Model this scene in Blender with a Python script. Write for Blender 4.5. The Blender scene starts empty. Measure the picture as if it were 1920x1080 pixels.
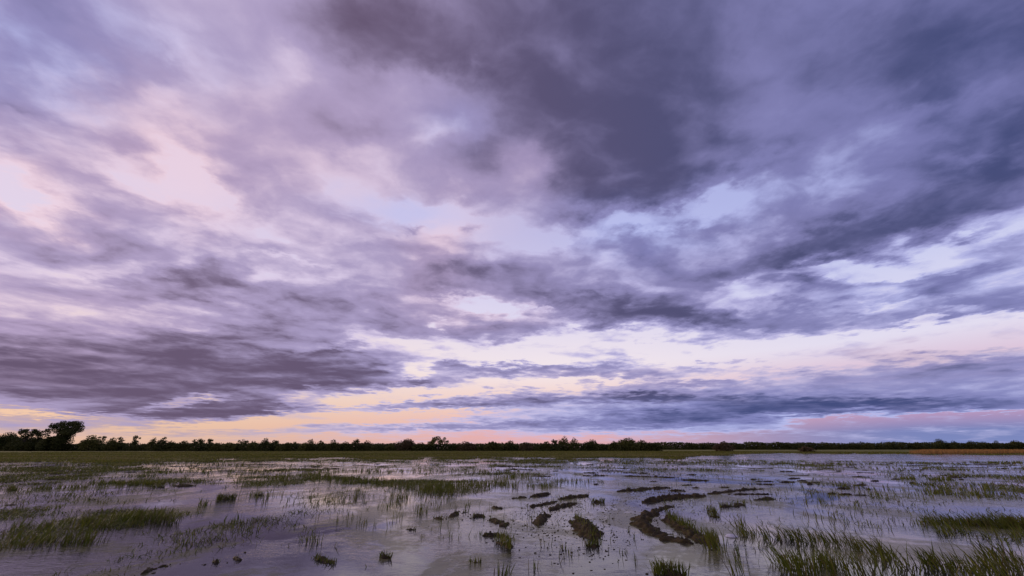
import bpy, math, random
import numpy as np
from mathutils import Vector, Matrix, noise as mnoise
sc = bpy.context.scene
C = sc.collection
R = math.radians
random.seed(7)
rng = np.random.default_rng(7)

# ------------------------------------------------------------------ camera
TILT = R(21.9)
FPX = 747.0            # focal length in pixels of the 1920 wide photograph
CAM_H = 1.7
cam = bpy.data.cameras.new('camera')
cam.sensor_width = 36.0
cam.lens = FPX / 1920 * 36.0
cam.clip_start = 0.1
cam.clip_end = 20000
camo = bpy.data.objects.new('camera', cam)
camo.location = (0, 0, CAM_H)
camo.rotation_euler = (math.pi / 2 + TILT, 0, 0)
C.objects.link(camo)
sc.camera = camo

def direction(x, y):
    a, b = (x - 960) / FPX, (540 - y) / FPX
    c, s = math.cos(TILT), math.sin(TILT)
    return Vector((a, c - b * s, s + b * c))

def ground(x, y, z=0.0):
    """point of the level z that is seen in this direction"""
    d = direction(x, y)
    t = (z - CAM_H) / d.z
    return Vector((d.x * t, d.y * t, z))

# ------------------------------------------------------------------ node helper
class NT:
    def __init__(s, tree):
        s.t = tree; s.n = tree.nodes; s.l = tree.links
    def new(s, typ, **kw):
        n = s.n.new(typ)
        for k, v in kw.items(): setattr(n, k, v)
        return n
    def put(s, sock, v):
        if v is None: return
        if hasattr(v, 'is_output'): s.l.new(v, sock)
        else: sock.default_value = v
    def m(s, op, a, b=None, c=None, clamp=False):
        n = s.new('ShaderNodeMath', operation=op, use_clamp=clamp)
        for i, v in enumerate((a, b, c)): s.put(n.inputs[i], v)
        return n.outputs[0]
    def v(s, op, a, b=None, c=None, scale=None):
        n = s.new('ShaderNodeVectorMath', operation=op)
        for i, q in enumerate((a, b, c)): s.put(n.inputs[i], q)
        if scale is not None: s.put(n.inputs['Scale'], scale)
        return n.outputs['Value'] if op in ('DOT_PRODUCT', 'LENGTH', 'DISTANCE') else n.outputs['Vector']
    def noise(s, vec, scale, detail=4, rough=.5, dist=0, lac=2.0, color=False, dim='3D'):
        n = s.new('ShaderNodeTexNoise', noise_dimensions=dim)
        s.put(n.inputs['Vector'], vec)
        for k, q in (('Scale', scale), ('Detail', detail), ('Roughness', rough), ('Distortion', dist), ('Lacunarity', lac)):
            s.put(n.inputs[k], q)
        return n.outputs['Color' if color else 'Fac']
    def rng(s, v, a, b, c=0., d=1., mode='SMOOTHSTEP'):
        n = s.new('ShaderNodeMapRange', interpolation_type=mode, clamp=True)
        for i, q in enumerate((v, a, b, c, d)): s.put(n.inputs[i], q)
        return n.outputs[0]
    def mix(s, f, a, b, blend='MIX'):
        n = s.new('ShaderNodeMix', data_type='RGBA', blend_type=blend)
        s.put(n.inputs[0], f); s.put(n.inputs[6], a); s.put(n.inputs[7], b)
        return n.outputs[2]
    def ramp(s, f, stops):
        n = s.new('ShaderNodeValToRGB')
        e = n.color_ramp.elements
        while len(e) < len(stops): e.new(.5)
        for i, (p, c) in enumerate(stops):
            e[i].position = p; e[i].color = c
        s.put(n.inputs[0], f)
        return n.outputs[0]
    def xyz(s, a, b, c):
        n = s.new('ShaderNodeCombineXYZ')
        for i, q in enumerate((a, b, c)): s.put(n.inputs[i], q)
        return n.outputs[0]

def lin(r, g, b):
    f = lambda c: (c / 12.92 if c <= .04045 else ((c + .055) / 1.055) ** 2.4)
    return (f(r / 255), f(g / 255), f(b / 255), 1.0)
# ------------------------------------------------------------------ sky
# cloud masses: bearing of the mass in the sky (as x, y of its direction), half sizes, slope, thickness
CLOUDS = [
 # thick dark masses
 (1120, 30, 210, 170, 0, .85), (1090, 230, 130, 140, 20, .60), (1190, 330, 150, 80, 10, .40), (1095, 395, 70, 50, 0, .35),
 (1290, 260, 130, 110, -20, .15), (1420, 300, 150, 30, -12, .16),
 (1800, 335, 300, 46, -15, .44), (1860, 235, 220, 40, -14, .42), (1900, 40, 200, 170, 0, .50), (1700, 410, 230, 32, -15, .38),
 (1640, 130, 220, 70, -20, .24), (1560, 455, 230, 28, -14, .32), (1450, 492, 210, 26, -15, .30), (1300, 545, 130, 30, -10, .30), (1420, 550, 440, 70, -4, -.30), (1050, 450, 160, 60, 0, -.16), (1745, 165, 100, 40, -10, .30), (1500, 60, 170, 70, 0, .28), (50, 410, 120, 34, 6, .16), (20, 300, 80, 24, 10, .12), (1200, 150, 130, 170, 0, .16), (330, 240, 110, 60, 30, .16), (1550, 270, 110, 50, -20, .14), (840, 200, 90, 60, 0, .16), (215, 340, 60, 26, 20, .16), (455, 330, 70, 50, 20, .20), (1010, 440, 110, 36, 0, .16), (1330, 395, 140, 26, -10, .12), (1290, 605, 170, 18, 2, .20), (900, 622, 110, 14, 0, .18), (700, 620, 90, 20, 0, .12), (1480, 610, 120, 12, -3, .16), (550, 230, 70, 120, 0, .22), (540, 375, 60, 50, 0, .12), (430, 480, 150, 30, 4, .10),
 (1190, 465, 90, 34, 4, .36), (1060, 505, 60, 24, 10, .26), (960, 540, 170, 34, 10, .34), (850, 522, 100, 22, -8, .28),
 (1125, 575, 105, 24, 4, .55), (1230, 590, 80, 16, 4, .3), (1490, 533, 66, 15, -3, .46), (1690, 522, 70, 14, -3, .34), (1800, 540, 200, 26, -8, .26),
 (1560, 580, 220, 16, -6, .3), (1800, 590, 180, 12, -9, .3), (1330, 610, 120, 14, 5, .3), (1340, 655, 70, 10, 5, .3),
 (872, 412, 34, 10, 0, .4), (770, 418, 16, 7, 0, .3),
 (300, 545, 120, 26, -2, .42), (450, 545, 80, 30, 15, .32), (600, 570, 130, 26, 6, .26), (720, 575, 90, 24, 10, .22),
 (200, 470, 160, 14, 4, .14), (480, 620, 140, 18, 4, .18), (200, 610, 160, 30, 5, .12),
 (350, 675, 260, 40, 0, .52), (120, 720, 280, 40, 6, .70), (200, 645, 280, 36, 0, .18), (280, 752, 150, 18, 4, .45), (420, 715, 180, 40, -4, .52), (620, 715, 130, 22, 6, .22), (380, 250, 320, 150, 10, -.09), (500, 705, 70, 16, 0, .2),
 (520, 702, 80, 22, 8, .35), (600, 664, 60, 8, -6, .4), (700, 705, 90, 18, 10, .48), (790, 715, 40, 8, 18, .3), (640, 690, 60, 14, 0, .25), (470, 760, 90, 16, -6, .5),
 (700, 660, 90, 12, 0, .2), (690, 40, 170, 60, 10, .32), (860, 25, 220, 60, 0, .40), (700, 125, 70, 50, 10, .22), (820, 90, 110, 40, 0, .2),
 (270, 30, 120, 20, 10, .12), (180, 120, 120, 34, 45, .26), (290, 130, 60, 24, 30, .28), (45, 190, 60, 12, 20, .22),
 (420, 215, 80, 40, 10, .16), (690, 250, 70, 34, 0, .28), (890, 300, 70, 30, -10, .2), (760, 300, 80, 20, 0, .12), (240, 265, 50, 22, 20, .2),
 (30, 40, 70, 110, 10, .28), (640, 225, 60, 40, 20, .18), (60, 280, 50, 30, 10, .12), (950, 120, 90, 40, -20, .12),
 (200, 350, 90, 18, 12, .12), (140, 450, 160, 16, 4, .16),
 # strata low over the horizon
 (980, 752, 190, 8, -1, .55), (860, 758, 90, 5, 0, .3), (1180, 745, 130, 7, 1, .45), (1090, 690, 190, 8, -1, .45), (900, 688, 110, 9, 3, .35),
 (1310, 776, 170, 15, -4, .60), (1150, 797, 240, 11, -1, .50), (1480, 768, 90, 11, 3, .62), (1400, 750, 160, 12, 0, .3),
 (1720, 760, 260, 12, -1, .72), (1860, 715, 150, 30, 2, .34), (1560, 715, 260, 26, 0, .24), (1700, 690, 190, 14, -2, .30), (1330, 715, 160, 16, 2, .3),
 (1060, 775, 190, 10, 0, .3), (900, 797, 210, 5, -2, .35), (620, 767, 160, 8, 2, .26), (340, 786, 190, 12, 2, .36), (700, 800, 160, 4, 1, .2),
 (60, 768, 120, 6, 0, .2), (40, 802, 110, 7, 2, .3), (270, 790, 150, 16, 0, .34), (230, 815, 260, 4, 0, .16), (560, 808, 260, 4, -1, .20), (680, 766, 150, 6, 0, .30), (520, 772, 100, 6, -4, .3), (1560, 660, 60, 5, 0, .25), (1880, 660, 70, 6, 0, .2), (1420, 802, 160, 6, -4, .25), (820, 665, 26, 8, 20, .35),
 # openings and thin bright places
 (335, 310, 110, 28, 52, -0.27), (385, 362, 90, 16, 32, -0.23), (230, 310, 60, 22, 38, -0.16), (95, 250, 90, 30, 25, -0.07),
 (10, 345, 70, 24, 28, -0.40), (110, 385, 70, 11, 14, -0.24), (90, 310, 90, 24, 10, -0.10), (540, 105, 36, 26, 30, -0.24), (300, 45, 34, 46, -20, -0.24), (296, 180, 36, 40, 20, -0.16),
 (880, 92, 12, 30, -20, -0.20), (840, 165, 70, 46, -10, -0.16), (860, 232, 44, 22, 0, -0.24), (810, 256, 50, 12, 0, -0.17), (985, 315, 44, 52, 10, -0.30), (560, 300, 70, 40, 20, -0.06),
 (755, 385, 100, 18, 0, -.30), (825, 405, 30, 40, 0, -.22), (790, 450, 50, 20, 40, -.14), (950, 425, 70, 36, 10, -0.24), (1050, 445, 40, 26, 0, -0.22), (600, 430, 120, 18, 6, -0.09),
 (1250, 402, 170, 24, -12, -0.45), (1180, 425, 90, 22, -16, -0.32), (1350, 375, 100, 16, -16, -0.26), (1490, 300, 130, 20, -20, -0.22), (1360, 440, 90, 12, -10, -0.20),
 (1395, 85, 30, 60, 25, -0.10), (1840, 285, 100, 10, -8, -0.14), (1820, 180, 110, 16, -14, -0.10), (1560, 320, 60, 14, -14, -0.10),
 (890, 570, 44, 13, 14, -0.72), (935, 585, 60, 8, 10, -0.36), (822, 606, 12, 7, 0, -0.50), (1110, 622, 60, 8, 4, -0.52), (1020, 635, 50, 8, -8, -0.36), (1020, 580, 20, 4, 0, -0.36),
 (930, 668, 170, 18, 2, -0.77), (1240, 655, 150, 14, 6, -0.72), (1010, 650, 90, 8, 0, -0.45), (790, 685, 50, 10, -12, -0.59), (780, 700, 30, 6, -10, -0.45), (690, 640, 60, 8, 0, -0.27),
 (790, 737, 130, 12, -8, -0.77), (960, 725, 160, 6, -3, -0.56), (1150, 712, 170, 5, -2, -0.41), (1320, 700, 110, 8, 5, -0.45), (1300, 725, 50, 4, 0, -0.27),
 (1640, 640, 260, 18, -5, -0.90), (1440, 668, 150, 20, 3, -0.68), (1860, 602, 150, 14, -9, -0.77), (1840, 640, 160, 24, -6, -0.54), (1850, 452, 90, 9, -5, -0.40), (1570, 510, 130, 10, -6, -0.48),
 (1690, 492, 90, 9, -16, -0.40), (1560, 498, 80, 8, -8, -0.29), (1400, 540, 70, 6, -12, -0.25), (1680, 570, 120, 6, -5, -0.27), (1810, 580, 60, 5, -8, -0.27), (1400, 625, 60, 6, 0, -0.27),
 (335, 757, 66, 7, -8, -0.85), (400, 748, 50, 5, 4, -0.63), (560, 740, 40, 8, -16, -0.54), (80, 776, 170, 6, 4, -0.85), (500, 790, 220, 9, -3, -0.77),
 (640, 783, 110, 5, -2, -0.72), (700, 745, 80, 9, -5, -0.54), (820, 775, 110, 6, 0, -0.50), (1800, 785, 260, 9, -2, -0.85), (1560, 788, 60, 7, -10, -0.54),
 (160, 455, 130, 10, 2, -0.09), (250, 510, 120, 9, -3, -0.12), (130, 590, 140, 26, 3, -0.14), (330, 605, 70, 6, 2, -0.20), (560, 500, 60, 5, 6, -0.19),
]
# pink and cream glow on cloud sides that face the low sun, and the blue of open sky
WARM = [(330, 310, 140, 60, 50, .6), (20, 355, 150, 46, 22, 1.0), (830, 440, 50, 90, 20, .7), (985, 320, 60, 60, 0, .45), (620, 210, 240, 150, 0, .3), (500, 320, 300, 110, 10, .4), (100, 330, 200, 80, 0, .35),
        (830, 560, 120, 60, 0, .25), (930, 595, 90, 16, 0, .4), (100, 590, 300, 70, 0, .55), (60, 690, 200, 40, 0, .5), (1800, 650, 260, 26, -6, .9), (1650, 755, 80, 10, 0, .3), (1120, 720, 300, 22, -2, .5)]
BLUE = [(760, 385, 100, 24, 0, .7), (1250, 405, 190, 40, -12, .6), (30, 50, 190, 150, 0, .9), (1860, 120, 300, 240, 0, .6), (1300, 785, 260, 34, 0, .9), (1700, 765, 330, 26, 0, .7), (1200, 465, 90, 40, 0, .5),
        (1560, 300, 260, 120, 0, .25), (300, 80, 200, 60, 0, .2), (860, 225, 60, 40, 0, .5), (1750, 540, 260, 60, 0, .45), (1880, 725, 140, 40, 0, .35)]

w = bpy.data.worlds.new("World"); sc.world = w; w.use_nodes = True
T = NT(w.node_tree); T.n.clear()
SUN_AZ, SUN_EL = R(-64), R(2.0)
tc = T.new('ShaderNodeTexCoord')
D = T.v('NORMALIZE', tc.outputs['Generated'])
sep = T.new('ShaderNodeSeparateXYZ'); T.put(sep.inputs[0], D)
dx, dy, dz = sep.outputs
up = T.m('MAXIMUM', dz, 0.0)
# level cloud deck, streets running away from the viewer
inv = T.m('DIVIDE', 1.0, T.m('ADD', up, .055))
qx = T.m('MULTIPLY', dx, inv); qy = T.m('MULTIPLY', dy, inv)
ca, sa = math.cos(R(-8)), math.sin(R(-8))
ql = T.m('ADD', T.m('MULTIPLY', qx, ca), T.m('MULTIPLY', qy, -sa))
qm = T.m('ADD', T.m('MULTIPLY', qx, sa), T.m('MULTIPLY', qy, ca))
Q = T.xyz(ql, T.m('MULTIPLY', qm, .95), 0.0)
# ragged outlines: push the lookup direction about
wn = T.noise(Q, 1.7, 5, .55, color=True)
wn2 = T.noise(Q, 6.0, 5, .6, color=True)
wv = T.v('ADD', T.v('SCALE', T.v('SUBTRACT', wn, (.5, .5, .5)), scale=.17),
         T.v('SCALE', T.v('SUBTRACT', wn2, (.5, .5, .5)), scale=.12))
lift = T.rng(up, 0.0, .55, .12, 1.0, 'LINEAR')
wside = T.rng(up, .02, .25, .25, 1.0)
wv = T.v('MULTIPLY', wv, T.xyz(wside, wside, lift))
DW = T.v('ADD', D, wv)

def blob_sum(blobs, base, vec):
    acc = base
    for (x, y, rx, ry, ang, amp) in blobs:
        c = direction(x, y).normalized()
        a = R(ang); e = .05
        ax = (direction(x + rx * math.cos(a) * e, y + rx * math.sin(a) * e).normalized() - c) / e
        bx = (direction(x - ry * math.sin(a) * e, y + ry * math.cos(a) * e).normalized() - c) / e
        M = Matrix((ax, bx, c)).transposed().inverted()
        t1 = T.v('DOT_PRODUCT', vec, tuple(M[0])); t2 = T.v('DOT_PRODUCT', vec, tuple(M[1]))
        r2 = T.m('MULTIPLY_ADD', t2, t2, T.m('MULTIPLY', t1, t1))
        acc = T.m('MULTIPLY_ADD', T.m('POWER', .5, r2), amp, acc)
    return acc

n1 = T.noise(Q, 1.0, 8, .46, dist=.2)
inv2 = T.m('DIVIDE', 1.0, T.m('ADD', up, .15))      # towering sides: billows flatten less towards the horizon than the deck does
q2x = T.m('MULTIPLY', dx, inv2); q2y = T.m('MULTIPLY', dy, inv2)
Q2 = T.v('ADD', T.xyz(T.m('ADD', T.m('MULTIPLY', q2x, ca), T.m('MULTIPLY', q2y, -sa)), T.m('MULTIPLY', T.m('ADD', T.m('MULTIPLY', q2x, sa), T.m('MULTIPLY', q2y, ca)), 1.15), 0.0),
         T.v('SCALE', T.v('SUBTRACT', wn, (.5, .5, .5)), scale=.30))
def puffs(vec):
    return T.noise(T.v('ADD', vec, (7.3, 2.1, 3.3)), 2.9, 8, .51, dist=.0)
n2 = puffs(Q2)
n2s = puffs(T.v('ADD', Q2, (-.03, .075, 0.0)))     # a step towards the low sun: lit and unlit flanks of the billows
n3 = T.noise(T.v('MULTIPLY', T.v('ADD', Q2, (1.3, 9.1, 0)), (1.0, 1.2, 1.0)), 7.5, 7, .57)
far = T.m('MULTIPLY', T.rng(up, .02, .34, .40, 1.0), T.rng(up, .40, .75, 1.0, .72))
base = T.rng(up, .01, .16, -.12, .39, 'LINEAR')
F = blob_sum(CLOUDS, base, DW)
def smin(v, lim, d): return T.m('SMOOTH_MIN', v, lim, d)
F = smin(F, 1.06, .45)
F = T.m('SMOOTH_MAX', F, T.rng(up, .20, .40, -.14, .10), .3)
vw = T.v('ADD', Q2, T.v('SCALE', T.v('SUBTRACT', T.noise(Q2, 3.0, 4, .5, color=True), (.5, .5, .5)), scale=.42))
vor = T.new('ShaderNodeTexVoronoi', voronoi_dimensions='2D', feature='SMOOTH_F1')
T.put(vor.inputs['Vector'], vw); vor.inputs['Scale'].default_value = 3.1; vor.inputs['Smoothness'].default_value = .55
vor.inputs['Detail'].default_value = 1.0; vor.inputs['Roughness'].default_value = .45
lump = T.m('SUBTRACT', .40, vor.outputs['Distance'])
detail = T.m('ADD', T.m('MULTIPLY', T.m('SUBTRACT', n1, .5), .45), T.m('MULTIPLY', T.m('SUBTRACT', n2, .5), T.m('MULTIPLY_ADD', T.rng(up, .22, .55, 1, 0), .40, .78)))
detail = T.m('MULTIPLY_ADD', lump, .24, detail)
detail = T.m('MULTIPLY_ADD', T.m('SUBTRACT', n3, .5), T.m('MULTIPLY_ADD', T.rng(up, .30, .62, 1, 0), .42, .20), detail)
calm = T.rng(F, .55, 1.0, 1.0, .36)                 # thick cloud shows less structure
detail = T.m('MULTIPLY', T.m('MULTIPLY', detail, far), calm)
F = T.m('ADD', F, detail)
relief = T.m('MULTIPLY', T.m('MULTIPLY', T.m('SUBTRACT', n2s, n2), far), 1.7)
F = T.m('ADD', F, relief)
# thin layered streaks low over the horizon
az = T.m('ARCTAN2', dx, dy)
el = T.m('ARCSINE', up)
sv = T.v('ADD', T.xyz(T.m('MULTIPLY', az, 4.5), T.m('MULTIPLY', el, 27.0), 0.0), T.v('SCALE', T.v('SUBTRACT', T.noise(T.xyz(T.m('MULTIPLY', az, 3.0), T.m('MULTIPLY', el, 14.0), 2.0), 1.0, 4, .5, color=True), (.5, .5, .5)), scale=1.0))
n4 = T.noise(sv, 1.0, 7, .58, dist=.2)
low = T.m('MULTIPLY', T.rng(el, R(.6), R(3)), T.rng(el, R(12), R(19), 1, 0))
F = T.m('MULTIPLY_ADD', T.m('MULTIPLY', T.m('SUBTRACT', n4, .5), low), 1.2, F)
WM = T.m('MINIMUM', blob_sum(WARM, 0.0, DW), 1.0)
BM = T.m('MINIMUM', blob_sum(BLUE, 0.0, DW), 1.0)

# bearing from the bright west (left) to the dark east (right)
east = T.rng(az, R(-48), R(52), 0, 1, 'SMOOTHSTEP')
f_el = T.m('DIVIDE', el, R(40))
k = lambda deg: deg / 40
west_sky = T.ramp(f_el, [(0, lin(220, 184, 168)), (k(2.6), lin(236, 198, 172)), (k(6), lin(240, 214, 198)), (k(12), lin(246, 224, 222)), (k(20), lin(228, 216, 240)), (k(34), lin(216, 210, 242))])
mid_sky = T.ramp(f_el, [(0, lin(226, 176, 182)), (k(2.0), lin(236, 178, 180)), (k(5), lin(246, 206, 196)), (k(10), lin(250, 236, 240)), (k(18), lin(226, 220, 246)), (k(30), lin(208, 210, 246))])
east_sky = T.ramp(f_el, [(0, lin(128, 142, 196)), (k(1.6), lin(122, 134, 190)), (k(3.2), lin(186, 154, 194)), (k(7), lin(222, 188, 212)), (k(11), lin(232, 226, 246)), (k(20), lin(206, 210, 246)), (k(32), lin(180, 192, 240))])
nish = T.new('ShaderNodeTexSky', sky_type='NISHITA')
nish.sun_disc = False; nish.sun_elevation = SUN_EL; nish.sun_rotation = SUN_AZ
nishc = T.v('SCALE', nish.outputs[0], scale=.10)
clear = T.mix(T.rng(az, R(-45), R(5), 0, 1), west_sky, mid_sky)
clear = T.mix(T.rng(az, R(5), R(46), 0, 1), clear, east_sky)
clear = T.mix(.06, clear, nishc)

light = T.mix(east, lin(218, 203, 230), lin(174, 172, 220))
mid = T.mix(east, lin(172, 158, 196), lin(127, 126, 176))
dark = T.mix(east, lin(104, 88, 114), lin(76, 79, 118))
light = T.mix(T.m('MULTIPLY', T.rng(up, .32, .62), .7), light, T.mix(east, lin(198, 184, 216), lin(158, 160, 210)))
lowf = T.rng(up, .10, .32, 1, 0)
mid = T.mix(T.m('MULTIPLY', lowf, east), mid, lin(146, 146, 196))
light = T.mix(T.m('MULTIPLY', lowf, east), light, lin(196, 190, 228))
light = T.mix(T.m('MULTIPLY', T.rng(up, .05, .20, 1, 0), T.rng(az, R(-40), R(-12), 1, 0)), light, lin(196, 170, 176))
warmc = T.mix(T.rng(up, .08, .35), lin(206, 176, 178), lin(250, 216, 222))
light = T.mix(T.m('MULTIPLY', WM, .65), light, warmc)
mid = T.mix(T.m('MULTIPLY', WM, .32), mid, lin(204, 164, 182))
light = T.mix(T.m('MULTIPLY', BM, .7), light, lin(176, 190, 244))
mid = T.mix(T.m('MULTIPLY', BM, .55), mid, lin(116, 122, 182))
dark = T.mix(T.m('MULTIPLY', BM, .7), dark, lin(62, 76, 128))
col = T.mix(T.rng(F, .10, .58), light, mid)
col = T.mix(T.rng(F, .50, 1.16), col, dark)
sky = T.mix(T.m('MAXIMUM', T.rng(F, -.14, .26), T.rng(up, .28, .52, 0, .78)), clear, col)
# below the horizon (never in view): dull ground colour
sky = T.mix(T.rng(dz, -.03, -.005), lin(60, 60, 50), sky)
bg = T.new('ShaderNodeBackground'); T.put(bg.inputs[0], sky); bg.inputs[1].default_value = 1.0
out = T.new('ShaderNodeOutputWorld'); T.l.new(bg.outputs[0], out.inputs[0])

sun = bpy.data.lights.new('sun', 'SUN'); sun.energy = 1.8; sun.angle = R(20); sun.color = (1.0, .78, .62)
suno = bpy.data.objects.new('sun', sun); C.objects.link(suno)
sd = Vector((math.sin(SUN_AZ) * math.cos(R(7)), math.cos(SUN_AZ) * math.cos(R(7)), math.sin(R(7))))
suno.rotation_euler = (-sd).to_track_quat('-Z', 'Y').to_euler()
suno.location = (-60, 40, 40)
sc.view_settings.view_transform = 'Standard'
sc.view_settings.look = 'None'
sc.view_settings.exposure = 0
sc.view_settings.gamma = 1
w.cycles.sampling_method = 'MANUAL'
w.cycles.sample_map_resolution = 256
# ------------------------------------------------------------------ materials
def material(name):
    m = bpy.data.materials.new(name); m.use_nodes = True
    t = NT(m.node_tree); t.n.clear()
    b = t.new('ShaderNodeBsdfPrincipled'); o = t.new('ShaderNodeOutputMaterial')
    t.l.new(b.outputs[0], o.inputs[0])
    return m, t, b

def obj_noise(t, scale, detail=4, rough=.55, stretch=(1, 1, 1), off=(0, 0, 0)):
    c = t.new('ShaderNodeNewGeometry').outputs['Position']
    return t.noise(t.v('MULTIPLY_ADD', c, stretch, off), scale, detail, rough)

def make_water():
    m, t, b = material('water')
    P = t.new('ShaderNodeNewGeometry').outputs['Position']
    big = t.noise(P, .10, 4, .5)
    patch = t.noise(t.v('MULTIPLY', P, (.8, .5, 1)), .55, 5, .62, dist=.6)
    fine = t.noise(P, 5.0, 5, .6)
    # drifting scum and silt lying in the shallows
    scum = t.rng(t.m('MULTIPLY_ADD', fine, .26, patch), .61, .72)
    scum = t.m('MULTIPLY', scum, .48)
    mud = t.mix(t.rng(patch, .3, .7), (.012, .012, .015, 1), (.044, .038, .034, 1))
    t.put(b.inputs['Base Color'], mud)
    b.inputs['IOR'].default_value = 1.333
    t.put(b.inputs['Specular IOR Level'], t.m('MULTIPLY_ADD', scum, -.36, .60))
    t.put(b.inputs['Roughness'], t.m('MULTIPLY_ADD', scum, .16, t.m('MULTIPLY_ADD', t.rng(big, .35, .65), .035, .02)))
    # wind ripples, stronger in some lanes than in others
    r1 = t.noise(t.v('MULTIPLY', P, (1.0, 1.7, 1)), 2.6, 4, .6, dist=1.2)
    r2 = t.noise(t.v('MULTIPLY', P, (1.0, 1.5, 1)), 9.0, 3, .6, dist=.8)
    r3 = t.noise(t.v('MULTIPLY', P, (.7, 1.3, 1)), .7, 3, .5)
    h = t.m('ADD', t.m('MULTIPLY', r1, .8), t.m('MULTIPLY', r2, .40))
    h = t.m('MULTIPLY_ADD', r3, .35, h)
    calm = t.rng(t.noise(t.v('MULTIPLY', P, (.8, .6, 1)), .24, 5, .6, dist=.9), .42, .60)
    bump = t.new('ShaderNodeBump')
    t.put(bump.inputs['Height'], h); bump.inputs['Distance'].default_value = .030
    t.put(bump.inputs['Strength'], t.m('MULTIPLY_ADD', calm, .46, .04))
    t.l.new(bump.outputs[0], b.inputs['Normal'])
    df = t.new('ShaderNodeBsdfDiffuse')
    t.put(df.inputs[0], t.mix(t.rng(fine, .35, .65), (.125, .125, .045, 1), (.190, .180, .080, 1)))
    mx = t.new('ShaderNodeMixShader'); t.put(mx.inputs[0], scum)
    t.l.new(b.outputs[0], mx.inputs[1]); t.l.new(df.outputs[0], mx.inputs[2])
    o = [q for q in t.n if q.type == 'OUTPUT_MATERIAL'][0]
    t.l.new(mx.outputs[0], o.inputs[0])
    return m

def make_ground():
    m, t, b = material('marsh_ground')
    P = t.new('ShaderNodeNewGeometry').outputs['Position']
    s = t.new('ShaderNodeSeparateXYZ'); t.put(s.inputs[0], P)
    n = t.noise(P, .25, 6, .6); f = t.noise(P, 3.0, 6, .65)
    grass = t.mix(t.rng(n, .35, .65), (.100, .110, .010, 1), (.150, .142, .016, 1))
    grass = t.mix(t.rng(f, .4, .7, 0, .5), grass, (.035, .032, .014, 1))
    mud = t.mix(t.rng(f, .35, .7), (.022, .017, .011, 1), (.050, .038, .022, 1))
    st = t.noise(t.v('MULTIPLY', P, (.018, .14, 1)), 1.0, 5, .6)
    grass = t.mix(t.rng(st, .45, .60, 0, .85), grass, (.22, .19, .075, 1))
    grass = t.mix(t.rng(st, .46, .34, 0, .7), grass, (.055, .052, .012, 1))
    c = t.mix(t.rng(t.m('MULTIPLY_ADD', f, .04, s.outputs[2]), .02, .055), mud, grass)
    t.put(b.inputs['Base Color'], c); b.inputs['Roughness'].default_value = 1.0; b.inputs['Specular IOR Level'].default_value = .08
    bump = t.new('ShaderNodeBump'); t.put(bump.inputs['Height'], f)
    bump.inputs['Distance'].default_value = .05; bump.inputs['Strength'].default_value = .7
    t.l.new(bump.outputs[0], b.inputs['Normal'])
    return m

def make_mud():
    m, t, b = material('wet_mud')
    n = obj_noise(t, 4.0, 6, .62); f = obj_noise(t, 26.0, 5, .65)
    c = t.mix(t.rng(n, .35, .65), (.020, .014, .007, 1), (.060, .042, .016, 1))
    c = t.mix(t.rng(f, .50, .72, 0, .7), c, (.058, .060, .018, 1))
    t.put(b.inputs['Base Color'], c); t.put(b.inputs['Roughness'], t.rng(f, .3, .7, .6, .95)); b.inputs['Specular IOR Level'].default_value = .14
    bump = t.new('ShaderNodeBump'); t.put(bump.inputs['Height'], t.m('MULTIPLY_ADD', f, .5, n))
    bump.inputs['Distance'].default_value = .04; bump.inputs['Strength'].default_value = .8
    t.l.new(bump.outputs[0], b.inputs['Normal'])
    return m

def make_leafy(name, c1, c2, c3, s1, s2, rough=.7, trans=.12, island=False):
    m, t, b = material(name)
    n = obj_noise(t, s1, 4, .55); f = obj_noise(t, s2, 3, .6, off=(5, 3, 1))
    c = t.mix(t.rng(n, .36, .64), c1, c2)
    c = t.mix(t.rng(f, .52, .72, 0, .8), c, c3)
    if name == 'meadow_grass':      # drier and wetter bands of sward
        st = obj_noise(t, 1.0, 5, .6, (.018, .14, 1))
        c = t.mix(t.rng(st, .45, .60, 0, .85), c, (.24, .21, .085, 1))
        c = t.mix(t.rng(st, .46, .34, 0, .7), c, (.060, .062, .012, 1))
    if island:      # every blade its own shade; some dead straw
        ri = t.new('ShaderNodeNewGeometry').outputs['Random Per Island']
        c = t.mix(t.rng(ri, .0, .55, .0, .6, 'LINEAR'), c, (.050, .072, .016, 1))
        c = t.mix(t.rng(ri, .80, .84, 0, .85), c, (.185, .150, .060, 1))
        c = t.mix(t.rng(ri, .93, .95, 0, .8), c, (.060, .040, .022, 1))
    t.put(b.inputs['Base Color'], c); b.inputs['Roughness'].default_value = rough
    b.inputs['Specular IOR Level'].default_value = .12
    tr = t.new('ShaderNodeBsdfTranslucent'); t.put(tr.inputs[0], c)
    mx = t.new('ShaderNodeMixShader'); mx.inputs[0].default_value = trans
    t.l.new(b.outputs[0], mx.inputs[1]); t.l.new(tr.outputs[0], mx.inputs[2])
    o = [q for q in t.n if q.type == 'OUTPUT_MATERIAL'][0]
    t.l.new(mx.outputs[0], o.inputs[0])
    return m

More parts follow.
